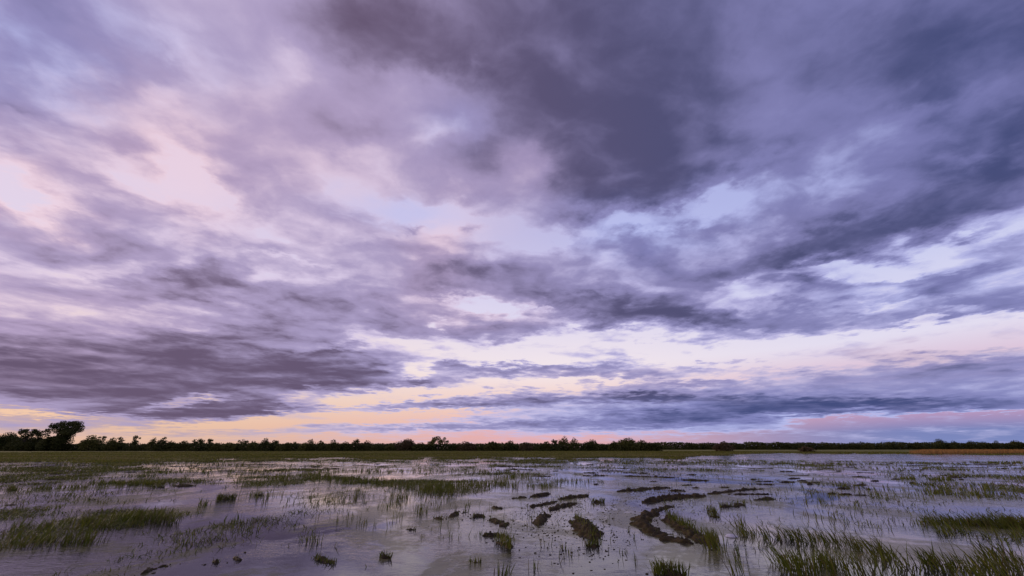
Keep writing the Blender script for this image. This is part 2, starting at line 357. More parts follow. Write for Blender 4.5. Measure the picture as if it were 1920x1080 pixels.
M_WATER = make_water(); M_GROUND = make_ground(); M_MUD = make_mud()
M_GRASS = make_leafy('marsh_grass', (.105, .130, .012, 1), (.155, .155, .016, 1), (.130, .098, .030, 1), 1.2, 7.0, .55, .25, True)
M_GRASS_FAR = make_leafy('meadow_grass', (.125, .138, .010, 1), (.175, .165, .014, 1), (.085, .064, .022, 1), .09, .8, .7, .35, True)
M_LEAF = make_leafy('willow_leaves', (.056, .064, .014, 1), (.088, .090, .020, 1), (.062, .050, .022, 1), .22, .9)
M_LEAF_DARK = make_leafy('dark_leaves', (.044, .054, .013, 1), (.070, .074, .018, 1), (.048, .044, .018, 1), .22, .9)
M_LEAF_OLIVE = make_leafy('olive_leaves', (.078, .084, .018, 1), (.110, .108, .024, 1), (.062, .052, .022, 1), .3, 1.1)
M_LEAF_BROWN = make_leafy('reddish_leaves', (.080, .056, .028, 1), (.105, .072, .034, 1), (.070, .064, .026, 1), .3, 1.0)
M_BARK = make_leafy('bark', (.030, .024, .018, 1), (.052, .042, .032, 1), (.040, .036, .026, 1), 1.5, 8.0, .9, 0)
M_REED = make_leafy('dry_reeds', (.25, .130, .040, 1), (.32, .175, .060, 1), (.18, .105, .036, 1), .12, .6, .8, .2)
M_PALE = make_leafy('pale_white', (.50, .48, .50, 1), (.62, .60, .62, 1), (.45, .44, .46, 1), 6.0, 30.0, .6, 0)
# ------------------------------------------------------------------ object helpers
def mesh_object(name, verts, faces, mat, parent=None, smooth=False, loc=None):
    me = bpy.data.meshes.new(name)
    me.from_pydata(verts, [], faces)
    if smooth: me.polygons.foreach_set('use_smooth', [True] * len(me.polygons))
    me.materials.append(mat)
    o = bpy.data.objects.new(name, me); C.objects.link(o)
    if parent: o.parent = parent
    if loc is not None: o.location = loc
    return o

def fast_mesh(name, V, loops, starts, totals, mat, parent=None, smooth=False):
    me = bpy.data.meshes.new(name)
    me.vertices.add(len(V)); me.vertices.foreach_set('co', np.asarray(V, np.float32).ravel())
    me.loops.add(len(loops)); me.loops.foreach_set('vertex_index', np.asarray(loops, np.int32))
    me.polygons.add(len(starts)); me.polygons.foreach_set('loop_start', np.asarray(starts, np.int32))
    try: me.polygons.foreach_set('loop_total', np.asarray(totals, np.int32))
    except Exception: pass
    if smooth: me.polygons.foreach_set('use_smooth', np.ones(len(starts), bool))
    me.update(calc_edges=True); me.validate()
    me.materials.append(mat)
    o = bpy.data.objects.new(name, me); C.objects.link(o)
    if parent: o.parent = parent
    return o

def thing(name, label, cat, loc=(0, 0, 0), group=None):
    o = bpy.data.objects.new(name, None); C.objects.link(o)
    o.location = loc; o.empty_display_size = .2
    o['label'] = label; o['category'] = cat
    if group: o['group'] = group
    return o
def tag(o, label=None, cat=None, group=None, kind=None):
    for k, v in (('label', label), ('category', cat), ('group', group), ('kind', kind)):
        if v: o[k] = v
    return o

# ------------------------------------------------------------------ value noise on arrays
def _hash(ix, iy, s):
    h = (ix.astype(np.int64) * 374761393 + iy.astype(np.int64) * 668265263 + s * 974634777) & 0x7fffffff
    h = ((h ^ (h >> 13)) * 1274126177) & 0x7fffffff
    return ((h ^ (h >> 16)) & 0xffff) / 65535.0
def vnoise(x, y, s=0):
    ix, iy = np.floor(x), np.floor(y)
    fx, fy = x - ix, y - iy
    fx = fx * fx * (3 - 2 * fx); fy = fy * fy * (3 - 2 * fy)
    a, b = _hash(ix, iy, s), _hash(ix + 1, iy, s)
    c, d = _hash(ix, iy + 1, s), _hash(ix + 1, iy + 1, s)
    return (a * (1 - fx) + b * fx) * (1 - fy) + (c * (1 - fx) + d * fx) * fy
def fbm(x, y, s=0, oct=4, rough=.5):
    t, a, n = 0, 1.0, 0
    for i in range(oct):
        t = t + a * vnoise(x * 2 ** i + 17.3 * i, y * 2 ** i - 9.1 * i, s + i); n += a; a *= rough
    return t / n
def sstep(x, a, b):
    t = np.clip((x - a) / (b - a), 0, 1); return t * t * (3 - 2 * t)

# ------------------------------------------------------------------ land and water
def shore(az):
    """distance at which the flooded ground gives way to the meadow, by bearing"""
    return 66 + 78 * sstep(az, .34, .56) + 44 * (fbm(az * 7.0, az * 0 + 3.3, 51, 3, .6) - .5)
def land(x, y):
    r = np.hypot(x, y); az = np.arctan2(x, y)
    sh = shore(np.where(y > -1, az, 0.0))
    t = sstep(r, sh * .80, sh * 1.7)
    n1 = fbm(x * .13, y * .24, 3, 5, .58) - .5
    n2 = fbm(x * .9, y * 1.1, 11, 3, .5) - .5
    low = -.125 + n1 * .10 + n2 * .03
    mid = -.006 + n1 * .48 + n2 * .09
    high = .09 + n1 * .26 + n2 * .05
    z = np.where(t < .5, low + (mid - low) * (t * 2), mid + (high - mid) * (t * 2 - 1))
    z = z + sstep(r, 260, 1500) * .6
    near = sstep(r, 16, 30)
    return z * near + np.minimum(z, -.075) * (1 - near)

az = np.concatenate([np.linspace(-1.25, 1.25, 760), np.linspace(1.25, 2 * np.pi - 1.25, 72)[1:-1]])
rr = np.concatenate([np.geomspace(1.0, 24, 40), np.geomspace(24, 170, 230)[1:], np.geomspace(170, 9000, 60)[1:]])
AZ, RR = np.meshgrid(az, rr)
X, Y = RR * np.sin(AZ), RR * np.cos(AZ)
Z = land(X, Y)
na, nr = len(az), len(rr)
V = np.stack([X, Y, Z], -1).reshape(-1, 3)
V = np.vstack([V, [[0, 0, -.12]]])
i, j = np.meshgrid(np.arange(nr - 1), np.arange(na), indexing='ij')
j2 = (j + 1) % na
Q4 = np.stack([i * na + j, (i + 1) * na + j, (i + 1) * na + j2, i * na + j2], -1).reshape(-1, 4)[:, ::-1]
jj = np.arange(na)
T3 = np.stack([np.full(na, len(V) - 1), (jj + 1) % na, jj], -1)[:, ::-1]
loops = np.concatenate([Q4.ravel(), T3.ravel()])
starts = np.concatenate([np.arange(len(Q4)) * 4, len(Q4) * 4 + np.arange(len(T3)) * 3])
totals = np.concatenate([np.full(len(Q4), 4), np.full(len(T3), 3)])
g = fast_mesh('ground', V, loops, starts, totals, M_GROUND, smooth=True)
tag(g, kind='structure')
S = 430
wa = mesh_object('flood_water', [(-S, -S, 0), (S, -S, 0), (S, S, 0), (-S, S, 0)], [(0, 1, 2, 3)], M_WATER)
tag(wa, kind='structure')

# ------------------------------------------------------------------ grass blades
def blades(name, P, H, W, lean, mat, parent=None, curl=.35, seed=1):
    """P base points (n,3), H heights, W widths, lean (n,2) tip offset as part of the height"""
    r = np.random.default_rng(seed)
    n = len(P)
    fa = r.uniform(0, np.pi * 2, n)
    side = np.stack([np.cos(fa), np.sin(fa), np.zeros(n)], -1)
    ts = np.array([0, .35, .72, 1.0]); ws = np.array([.8, 1.0, .62, .0])
    bend = r.uniform(.6, 1.5, n) * curl
    V = np.zeros((n, 7, 3)); k = 0
    for q, (t, wd) in enumerate(zip(ts, ws)):
        off = (t * .5 + bend * t * t)
        c = P.copy(); c[:, 0] += lean[:, 0] * H * off; c[:, 1] += lean[:, 1] * H * off
        c[:, 2] += H * (t - .22 * bend * t * t)
        if q < 3:
            V[:, k] = c - side * (W * wd * .5)[:, None]; V[:, k + 1] = c + side * (W * wd * .5)[:, None]; k += 2
        else: V[:, k] = c
    b = (np.arange(n) * 7)[:, None]
    lo = np.concatenate([b + np.array([[0, 1, 3, 2]]), b + np.array([[2, 3, 5, 4]]), b + np.array([[4, 5, 6]])], 1)
    st = (np.arange(n) * 11)[:, None] + np.array([[0, 4, 8]])
    tt = np.tile([4, 4, 3], n)
    return fast_mesh(name, V.reshape(-1, 3), lo.ravel(), st.ravel(), tt, mat, parent)

def gpts(px, py):
    out = np.zeros((len(px), 3))
    a, b = (px - 960) / FPX, (540 - py) / FPX
    c, s = math.cos(TILT), math.sin(TILT)
    dy, dz = c - b * s, s + b * c
    t = -CAM_H / np.minimum(dz, -1e-4)
    out[:, 0] = a * t; out[:, 1] = dy * t
    return out

def tufts(areas, seed):
    """stems rising from the water: list of (x, y, half width, half depth, tufts, stems per tuft, low, high)"""
    r = np.random.default_rng(seed)
    Ps, Hs = [], []
    for (x, y, rx, ry, n, k, h0, h1) in areas:
        c = gpts(np.array([x, x + rx, x, x], float), np.array([y, y, y - ry, y + ry], float))
        wx = abs(c[1, 0] - c[0, 0]); wy = abs(c[2, 1] - c[3, 1]) * .5; cy = (c[2, 1] + c[3, 1]) * .5
        a = r.uniform(0, 2 * np.pi, n); q = np.sqrt(r.uniform(0, 1, n)) * r.uniform(.55, 1.15, n)
        tx = c[0, 0] + wx * q * np.cos(a); ty = cy + wy * q * np.sin(a)
        # slant of the patch along the line of sight
        tx = tx + (ty - cy) * c[0, 0] / max(c[0, 1], 1)
        for X0, Y0 in zip(tx, ty):
            m = max(1, int(r.poisson(k)))
            d = r.normal(0, .045, (m, 2))
            Ps.append(np.stack([X0 + d[:, 0], Y0 + d[:, 1], np.full(m, -.03)], -1))
            Hs.append(r.uniform(h0, h1) * r.uniform(.35, 1.1, m) * .80)
    return np.vstack(Ps), np.concatenate(Hs)

def lean_of(P, wx, wy, spread, seed):
    r = np.random.default_rng(seed)
    L = r.normal(0, spread, (len(P), 2)); L[:, 0] += wx; L[:, 1] += wy
    return L

WIND = (.06, -.05)
BEDS = [
 ('grass_bed', 'green reed grass', [
  (40, 1000, 90, 18, 48, 3, .26, .48), (120, 992, 90, 14, 46, 4, .28, .50), (190, 982, 60, 10, 34, 4, .32, .54), (250, 976, 45, 7, 52, 5, .38, .58),
  (305, 978, 30, 8, 45, 4, .35, .55), (60, 1022, 110, 14, 60, 3, .3, .5), (150, 1018, 50, 8, 40, 3, .3, .5)]),
 ('grass_bed', 'green reed grass', [
  (1412, 1004, 34, 8, 22, 4, .34, .52), (1470, 1012, 50, 9, 28, 4, .36, .56), (1540, 1020, 50, 10, 28, 4, .36, .58), (1610, 1032, 46, 11, 22, 4, .36, .58), (1660, 1042, 30, 12, 14, 5, .33, .56),
  (1740, 1066, 60, 16, 26, 5, .34, .54), (1830, 1074, 60, 22, 28, 5, .36, .56), (1900, 1062, 50, 32, 36, 5, .36, .58), (1890, 1115, 120, 20, 26, 5, .36, .56),
  (1760, 982, 40, 7, 34, 5, .32, .50), (1820, 984, 50, 6, 64, 6, .28, .46), (1885, 986, 50, 8, 90, 7, .28, .48), (1940, 990, 40, 10, 70, 7, .3, .48), (1900, 1008, 60, 10, 26, 4, .32, .52), (1780, 1000, 50, 10, 34, 3, .3, .5)]),
]
labels = ['dense green bed of reed grass standing in the water at the left edge', 'long leaning bed of green reed grass in the water at the right foreground']
for bi, (nm, _, areas) in enumerate(BEDS):
    P, H = tufts(areas, 40 + bi)
    o = blades('reed_grass', P, H, np.full(len(P), .015) * np.random.default_rng(bi).uniform(.6, 1.25, len(P)), lean_of(P, (.24, -.42)[bi], -.05, .22, bi), M_GRASS, curl=.6, seed=bi)
    tag(o, labels[bi], 'grass', kind='stuff')

MID = [
 (640, 902, 60, 6, 110, 5, .30, .50), (585, 894, 50, 5, 110, 5, .30, .48), (820, 922, 55, 9, 150, 5, .34, .56), (865, 912, 60, 7, 130, 5, .32, .52), (770, 915, 50, 7, 80, 4, .3, .5),
 (705, 905, 40, 6, 60, 4, .3, .5), (520, 898, 34, 5, 70, 5, .28, .46), (930, 908, 34, 6, 70, 4, .3, .5), (1000, 912, 60, 6, 80, 3, .3, .5), (1080, 905, 60, 6, 40, 3, .3, .5), (960, 896, 60, 4, 60, 4, .3, .45),
 (700, 935, 170, 16, 50, 4, .22, .40), (600, 945, 110, 14, 30, 4, .22, .40), (800, 950, 120, 10, 36, 3, .25, .42), (500, 930, 70, 12, 36, 2, .28, .45), (900, 885, 120, 5, 120, 4, .28, .42), (700, 884, 160, 4, 150, 4, .28, .42), (480, 886, 160, 5, 110, 4, .28, .42),
 (260, 908, 60, 3, 90, 5, .26, .40), (200, 906, 50, 3, 50, 5, .24, .38), (130, 915, 90, 3, 60, 4, .22, .36), (40, 918, 60, 3, 40, 4, .22, .36), (380, 948, 16, 5, 18, 3, .3, .5), (300, 884, 120, 8, 110, 2, .25, .4), (120, 880, 110, 8, 110, 2, .25, .4),
 (340, 1018, 18, 6, 9, 2, .2, .34), (390, 1010, 20, 8, 7, 2, .2, .34), (580, 1016, 22, 6, 12, 2, .24, .38), (450, 985, 60, 14, 16, 2, .2, .36), (860, 1000, 120, 20, 14, 2, .2, .36), (700, 985, 60, 10, 14, 2, .22, .4), (640, 972, 60, 10, 16, 2, .22, .4),
 (1600, 940, 220, 26, 150, 2, .18, .34), (1730, 925, 160, 14, 130, 2, .18, .34), (1840, 915, 100, 10, 120, 3, .2, .36), (1500, 912, 200, 10, 60, 2, .16, .3), (1650, 985, 120, 14, 46, 2, .2, .36), (1560, 970, 80, 12, 22, 2, .2, .36), (1770, 900, 34, 3, 50, 5, .24, .38), (1700, 898, 24, 2, 26, 5, .22, .34),
 (1760, 925, 28, 4, 40, 3, .24, .38), (1860, 930, 70, 6, 60, 3, .24, .38), (1320, 900, 120, 8, 50, 2, .16, .28), (1300, 945, 60, 10, 14, 2, .16, .3), (1350, 868, 170, 3, 150, 4, .22, .36), (1560, 871, 150, 2.5, 130, 4, .22, .36), (1700, 878, 160, 3, 60, 4, .2, .34), (1880, 868, 80, 2.2, 120, 5, .3, .42), (300, 872, 260, 3, 160, 4, .22, .36), (1060, 872, 200, 3, 80, 4, .2, .34), (1000, 990, 90, 40, 24, 2, .16, .34), (1170, 1010, 90, 40, 22, 2, .14, .3), (1080, 1040, 140, 30, 20, 2, .14, .3), (1400, 1040, 80, 20, 12, 2, .2, .36),
]
P, H = tufts(MID, 77)
o = blades('water_grass', P, H, (.007 + .00055 * np.hypot(P[:, 0], P[:, 1])) * np.random.default_rng(5).uniform(.7, 1.3, len(P)), lean_of(P, 0.02, -.04, .24, 9), M_GRASS, seed=9)
tag(o, 'thin scattered stems of grass rising out of the flood water across the middle', 'grass', kind='stuff')

# low weed and short shoots breaking the surface in drifts
r = np.random.default_rng(33)
N = 125000
a = r.uniform(-1.0, 1.0, N); rad = 7.0 * (75 / 7.0) ** (r.uniform(0, 1, N) ** .8)
X, Y = rad * np.sin(a), rad * np.cos(a)
cl = fbm(X * .50 + 5, Y * .42, 71, 5, .6)
lane = fbm(X * .10, Y * .16, 81, 3, .5)
dens = sstep(cl, .47, .62) * (.12 + 1.0 * sstep(lane, .42, .60)) * np.where(a < .12, 1.0, .42) * sstep(rad, 7, 22)
keep = (r.uniform(0, 1, N) < dens) & (Y > 4.5)
X, Y, rad = X[keep], Y[keep], rad[keep]
rep = 5
P = np.repeat(np.stack([X, Y, np.full(len(X), -.02)], -1), rep, 0)
rd = np.repeat(rad, rep)
P[:, 0] += r.normal(0, .05 + .004 * rd); P[:, 1] += r.normal(0, .05 + .006 * rd)
H = r.uniform(.03, .15, len(P)) * (.7 + rd / 50)
o = blades('water_weed', P, H, (.007 + .0006 * rd) * r.uniform(.6, 1.4, len(P)), lean_of(P, .05, -.05, .7, 14), M_GRASS, curl=.8, seed=14)
tag(o, 'low green weed and short shoots breaking the water surface in ragged drifts', 'water weed', kind='stuff')
print('weed', len(P))

# meadow sward and the grass of the wet islets
r = np.random.default_rng(21)
N = 1250000
a = r.uniform(-1.12, 1.12, N); rad = 24 * (260 / 24) ** r.uniform(0, 1, N)
X, Y = rad * np.sin(a), rad * np.cos(a)
Z = land(X, Y)
cl = fbm(X * .35, Y * .6, 31, 4, .55)
keep = (Z > -.004) & (r.uniform(0, 1, N) < sstep(cl, .34, .58) * .9 + .1) & (Y > 15)
X, Y, Z, rad = X[keep], Y[keep], Z[keep], rad[keep]
P = np.stack([X, Y, Z - .02], -1)
H = r.uniform(.06, .20, len(P)) * (1 + .5 * sstep(rad, 60, 120))
o = blades('meadow_grass', P, H, .0016 * rad * r.uniform(.5, 1.2, len(P)), lean_of(P, .02, 0, .35, 4), M_GRASS_FAR, seed=4)
tag(o, 'short green meadow grass beyond the flood water and on its wet islets', 'grass', kind='stuff')
print('sward', len(P))
# ------------------------------------------------------------------ mud banks, turf clods
def ridge_mesh(path, width, height, seed, parent, name='mud_bank'):
    """a mound of churned mud along a ground path; path in ground metres, relative to the parent"""
    pts = np.array(path, float)
    seg = np.hypot(*np.diff(pts[:, :2], axis=0).T); L = np.concatenate([[0], np.cumsum(seg)])
    n = max(14, int(L[-1] / .03)); t = np.linspace(0, L[-1], n)
    x = np.interp(t, L, pts[:, 0]); y = np.interp(t, L, pts[:, 1])
    for _ in range(max(1, n // 14)):
        x[1:-1] = (x[:-2] + 2 * x[1:-1] + x[2:]) / 4; y[1:-1] = (y[:-2] + 2 * y[1:-1] + y[2:]) / 4
    tx, ty = np.gradient(x), np.gradient(y); q = np.hypot(tx, ty) + 1e-9
    nx, ny = -ty / q, tx / q
    m = 19; u = np.linspace(-1, 1, m)
    endt = np.minimum(t, L[-1] - t) / max(width, .05)
    taper = sstep(endt, -.05, .9)
    wl = width * 1.12 * (.25 + .75 * taper) * np.maximum(.12, .1 + 1.8 * fbm(t * 2.6 / (width + .2), t * 0 + seed * 3.1, seed, 5, .72) ** 1.5)
    wr = width * 1.12 * (.25 + .75 * taper) * np.maximum(.12, .1 + 1.8 * fbm(t * 2.6 / (width + .2), t * 0 + seed * 7.7, seed + 5, 5, .72) ** 1.5)
    hh = height * .50 * (.12 + .88 * taper) * (.2 + 1.5 * fbm(t * 2.2, t * 0 + seed, seed + 9, 5, .7))
    V = np.zeros((n, m, 3))
    for k, uu in enumerate(u):
        w_ = np.where(uu < 0, wl, wr) * .5
        V[:, k, 0] = x + nx * uu * w_; V[:, k, 1] = y + ny * uu * w_
        V[:, k, 2] = hh * (1 - abs(uu) ** 1.5) - .022 * abs(uu) ** 2
    ruff = fbm(V[..., 0] * 8 + seed, V[..., 1] * 8, seed + 20, 4, .58) - .5
    V[..., 2] += ruff * (.075 + height * .9)
    V[:, 0, 2] = -.09; V[:, -1, 2] = -.09
    V[0, :, 2] = -.09; V[-1, :, 2] = -.09
    i, j = np.meshgrid(np.arange(n - 1), np.arange(m - 1), indexing='ij')
    F4 = np.stack([i * m + j, (i + 1) * m + j, (i + 1) * m + j + 1, i * m + j + 1], -1).reshape(-1, 4)
    o = fast_mesh(name, V.reshape(-1, 3), F4.ravel(), np.arange(len(F4)) * 4, np.full(len(F4), 4), M_MUD, parent, True)
    return o, np.stack([x, y], -1), wl + wr

def sprout(parent, line, wid, n, h0, h1, seed, lx=0.0, off=0.0):
    r = np.random.default_rng(seed)
    k = r.integers(0, len(line), n)
    d = r.normal(0, .22, (n, 2)) * wid[k][:, None] * .5
    P = np.stack([line[k, 0] + d[:, 0] + off * wid[k], line[k, 1] + d[:, 1], np.full(n, .0)], -1)
    H = r.uniform(h0, h1, n)
    return blades('grass_blades', P, H, r.uniform(.007, .017, n), lean_of(P, lx, -.05, .36, seed), M_GRASS, parent, seed=seed) if n < 1 else tag(blades('grass_blades', P, H, r.uniform(.008, .019, n), lean_of(P, lx, -.05, .36, seed), M_GRASS, parent, seed=seed), kind='stuff')

def px_line(pts): return [tuple(ground(x, y)) for x, y in pts]
# path in the photo, width m, height m, blades, blade heights, label
RIDGES = [
 ([(1080, 970), (1092, 982), (1104, 998), (1113, 1012)], .62, .15, 130, (.10, .24), 'broad brown turf bank between the two wheel ruts, tufted at its far end'),
 ([(1024, 963), (1016, 974), (1008, 985)], .36, .12, 20, (.05, .14), 'short dark mud bank left of the broad brown bank, beside the pink reflection'),
 ([(1030, 957), (1052, 950), (1082, 944)], .34, .11, 20, (.05, .14), 'slim dark mud bank curving away behind the pink reflection'),
 ([(992, 951), (1022, 945), (1046, 940)], .32, .10, 20, (.05, .14), 'slender mud bank left of the ruts beside the olive one'),
 ([(1048, 937), (1075, 933), (1104, 929)], .42, .12, 60, (.08, .20), 'mud bank with olive grass on its back, behind the slim curved bank'),
 ([(958, 935), (988, 933)], .30, .09, 10, (.05, .12), 'low mud streak left of the ruts, leftmost of the far pair'),
 ([(994, 932), (1012, 929), (1032, 926)], .36, .11, 20, (.05, .14), 'dark mud bank left of the ruts, right one of the far pair'),
 ([(1156, 922), (1190, 919), (1222, 916), (1260, 915)], .60, .12, 30, (.05, .14), 'flat dark mud bank farthest up the ruts with a long thin tail'),
 ([(1205, 943), (1235, 937), (1275, 933), (1322, 930)], .62, .20, 60, (.04, .10), 'thick dark mud bank sweeping right at the far bend of the rut'),
 ([(1328, 927), (1360, 923), (1395, 919), (1432, 917)], .34, .10, 20, (.05, .12), 'thin broken mud bank trailing right from the thick bank at the bend'),
 ([(1226, 959), (1245, 953), (1264, 949)], .28, .10, 14, (.05, .12), 'thin mud bank just inside the bend, below the thick sweeping bank'),
 ([(1234, 960), (1210, 966), (1201, 977), (1208, 988), (1228, 999), (1252, 1009), (1276, 1016), (1302, 1021)], .50, .16, 60, (.04, .12), 'long crescent of dark mud round the outside of the right rut'),
 ([(1252, 968), (1256, 978), (1274, 988), (1296, 1000), (1318, 1012), (1340, 1026)], .46, .13, 300, (.14, .32), 'curved bank thick with green grass, inside the mud crescent'),
 ([(1228, 1078), (1250, 1074), (1284, 1082)], .60, .16, 170, (.10, .24), 'brown turf mound with grass fringe cut by the bottom edge of the view'),
 ([(1326, 958), (1342, 960)], .34, .14, 60, (.10, .22), 'small tufted clod at the left end of the grassy strip right of the bend'),
 ([(1350, 951), (1376, 949), (1398, 946)], .34, .11, 90, (.12, .24), 'grassy strip of turf right of the bend and of the small tufted clod'),
 ([(1410, 938), (1430, 937), (1452, 936)], .44, .11, 40, (.05, .14), 'low flat turf bar standing alone in open water right of the grassy strip'),
 ([(1330, 968), (1350, 970)], .30, .09, 30, (.08, .2), 'little dark clod in front of the grassy strip right of the bend'),
 ([(812, 972), (832, 974)], .34, .11, 20, (.05, .14), 'dark mud clod at the left end of the churned row left of the ruts'),
 ([(836, 972), (852, 967), (858, 962)], .30, .11, 20, (.05, .14), 'slanting mud clod just right of the left end of the churned row'),
 ([(860, 962), (878, 961)], .26, .10, 12, (.05, .14), 'small mud clod at the top of the churned row left of the ruts'),
 ([(884, 972), (898, 967), (908, 970)], .32, .12, 40, (.06, .16), 'tufted mud clod at the right end of the churned row'),
 ([(918, 974), (936, 980), (950, 988)], .40, .13, 20, (.05, .12), 'wedge shaped mud bank sloping down right, right of the churned row'),
 ([(898, 1006), (922, 1004), (946, 1007)], .42, .12, 30, (.05, .12), 'oval dark mud bar lying below the wedge shaped bank'),
 ([(928, 1016), (944, 1020), (956, 1030)], .26, .09, 70, (.14, .32), 'tufted clod with upright green blades below the oval mud bar'),
 ([(922, 952), (944, 954)], .38, .12, 10, (.05, .1), 'small dark clod above the wedge shaped bank, nearest the pink gleam'),
 ([(762, 992), (780, 994)], .26, .09, 14, (.05, .14), 'small dark clod left of the oval mud bar, under a few thin stems'),
 ([(588, 1046), (606, 1050), (626, 1058)], .24, .06, 90, (.03, .11), 'mossy clod with wispy grass low in the left foreground'),
 ([(712, 1045), (732, 1048)], .24, .06, 60, (.04, .13), 'grassy clod right of the mossy clod in the left foreground'),
 ([(880, 1055), (902, 1056)], .22, .07, 24, (.04, .12), 'flat little mud bar alone in the middle of the bottom foreground'),
 ([(1100, 1026), (1126, 1024)], .24, .07, 60, (.06, .2), 'small mossy lump below the near end of the broad brown bank'),
 ([(262, 1078), (290, 1066), (322, 1058)], .10, .04, 0, (0, 0), 'thin dark bar at the bottom left, long and straight'),  # thin raised bar standing in for a dark streak on the water
 ([(398, 1053), (412, 1056)], .12, .05, 6, (.04, .1), 'small dark lump at the bottom left, right of the thin straight bar'),
 ([(438, 1046), (452, 1052)], .13, .05, 6, (.04, .1), 'small dark lump, rightmost of the two at the bottom left'),
 ([(160, 938), (182, 937)], .50, .12, 30, (.05, .12), 'round dark turf islet above the reed bed at the left'),
 ([(6, 948), (34, 946)], .46, .08, 10, (.04, .1), 'flat dark mud bar at the far left edge above the reed bed'),
 ([(286, 914), (308, 914)], .70, .15, 60, (.08, .2), 'rounded green turf islet in the left middle distance'),
 ([(322, 911), (368, 911)], .70, .13, 80, (.06, .16), 'long flat turf islet just right of the rounded green one'),
 ([(406, 937), (440, 936)], .60, .14, 200, (.12, .28), 'olive tussock islet in the left middle water with grass all over'),
 ([(470, 930), (494, 929)], .50, .14, 90, (.08, .2), 'dark tussock islet just right of the olive one in the left middle water'),
 ([(82, 900), (136, 898)], 1.1, .16, 120, (.08, .2), 'long dark turf islet at the far left'),
 ([(94, 889), (112, 889)], 1.0, .22, 60, (.08, .2), 'small dark hummock behind the long islet at the far left'),
 ([(150, 886), (170, 886)], 1.0, .12, 30, (.06, .16), 'low dark islet right of the hummock at the far left'),
 ([(1110, 942), (1132, 942)], .40, .13, 90, (.08, .2), 'bright olive tuft between the left banks and the bend'),
]
for k, (pts, wd, ht, nb, (h0, h1), lab) in enumerate(RIDGES):
    line = px_line(pts); c = line[len(line) // 2]
    name = 'turf_clod' if len(pts) < 3 else 'mud_bank'
    if 'islet' in lab or 'hummock' in lab: name = 'turf_islet'
    t = thing(name, lab, {'mud_bank': 'mud bank', 'turf_clod': 'turf clod', 'turf_islet': 'islet'}[name], (c[0], c[1], 0), 'mud banks and turf clods in the flood water')
    rel = [(p[0] - c[0], p[1] - c[1]) for p in line]
    o, ln, wl = ridge_mesh(rel, wd, ht, 3 + k, t, 'mound')
    if nb: sprout(t, ln, wl, nb, h0, h1, 50 + k, -.12 if pts[0][0] > 1200 else .1, .12 if 'curved bank' in lab else 0)

# crumbs of mud thrown up beside the wheel ruts
r = np.random.default_rng(12)
cv, cf = [], []
def crumb(x, y, s, h):
    b = len(cv); k = int(r.integers(6, 9)); ph = r.uniform(0, 6.3)
    for i_ in range(k):
        q = s * r.uniform(.6, 1.3); a_ = ph + 6.283 * i_ / k
        cv.append((x + q * math.cos(a_) * 1.4, y + q * math.sin(a_), -.02))
    for i_ in range(k):
        q = s * r.uniform(.3, .6); a_ = ph + 6.283 * i_ / k
        cv.append((x + q * math.cos(a_) * 1.4, y + q * math.sin(a_), h * r.uniform(.5, 1.1)))
    cv.append((x, y, h * r.uniform(.7, 1.2)))
    for i_ in range(k):
        j_ = (i_ + 1) % k
        cf.append((b + i_, b + j_, b + k + j_, b + k + i_)); cf.append((b + k + i_, b + k + j_, b + 2 * k))
for q_, (pts, wd, ht, nb, hs, lab) in enumerate(RIDGES):
    if 'islet' in lab or 'hummock' in lab or 'foreground' in lab: continue
    line = px_line(pts)
    for i_ in range(len(line) - 1):
        a_, b_ = line[i_], line[i_ + 1]; L_ = math.hypot(b_[0] - a_[0], b_[1] - a_[1])
        for _ in range(int(L_ * 9) + 2):
            u_ = r.uniform(-.25, 1.25)
            crumb(a_[0] + (b_[0] - a_[0]) * u_ + r.normal(0, wd * .65), a_[1] + (b_[1] - a_[1]) * u_ + r.normal(0, wd * .8), r.uniform(.010, .036), r.uniform(.003, .018))
RUTS = [[(1150, 1060), (1140, 1010), (1130, 975), (1150, 945), (1200, 928), (1290, 918)], [(1040, 1050), (1050, 1000), (1056, 965), (1090, 945)], [(1000, 1010), (985, 970), (1010, 945)], [(1300, 1010), (1250, 985), (1226, 972), (1240, 958), (1300, 944)]]
for pts in RUTS:
    line = px_line(pts)
    for i_ in range(len(line) - 1):
        a_, b_ = line[i_], line[i_ + 1]; L_ = math.hypot(b_[0] - a_[0], b_[1] - a_[1])
        for _ in range(int(L_ * 26)):
            u_ = r.uniform(0, 1)
            crumb(a_[0] + (b_[0] - a_[0]) * u_ + r.normal(0, .30), a_[1] + (b_[1] - a_[1]) * u_ + r.normal(0, .35), r.uniform(.008, .03), r.uniform(.002, .012))
o = mesh_object('mud_crumbs', cv, cf, M_MUD)
tag(o, 'small dark crumbs of mud strewn along the wheel ruts', 'mud', kind='stuff')

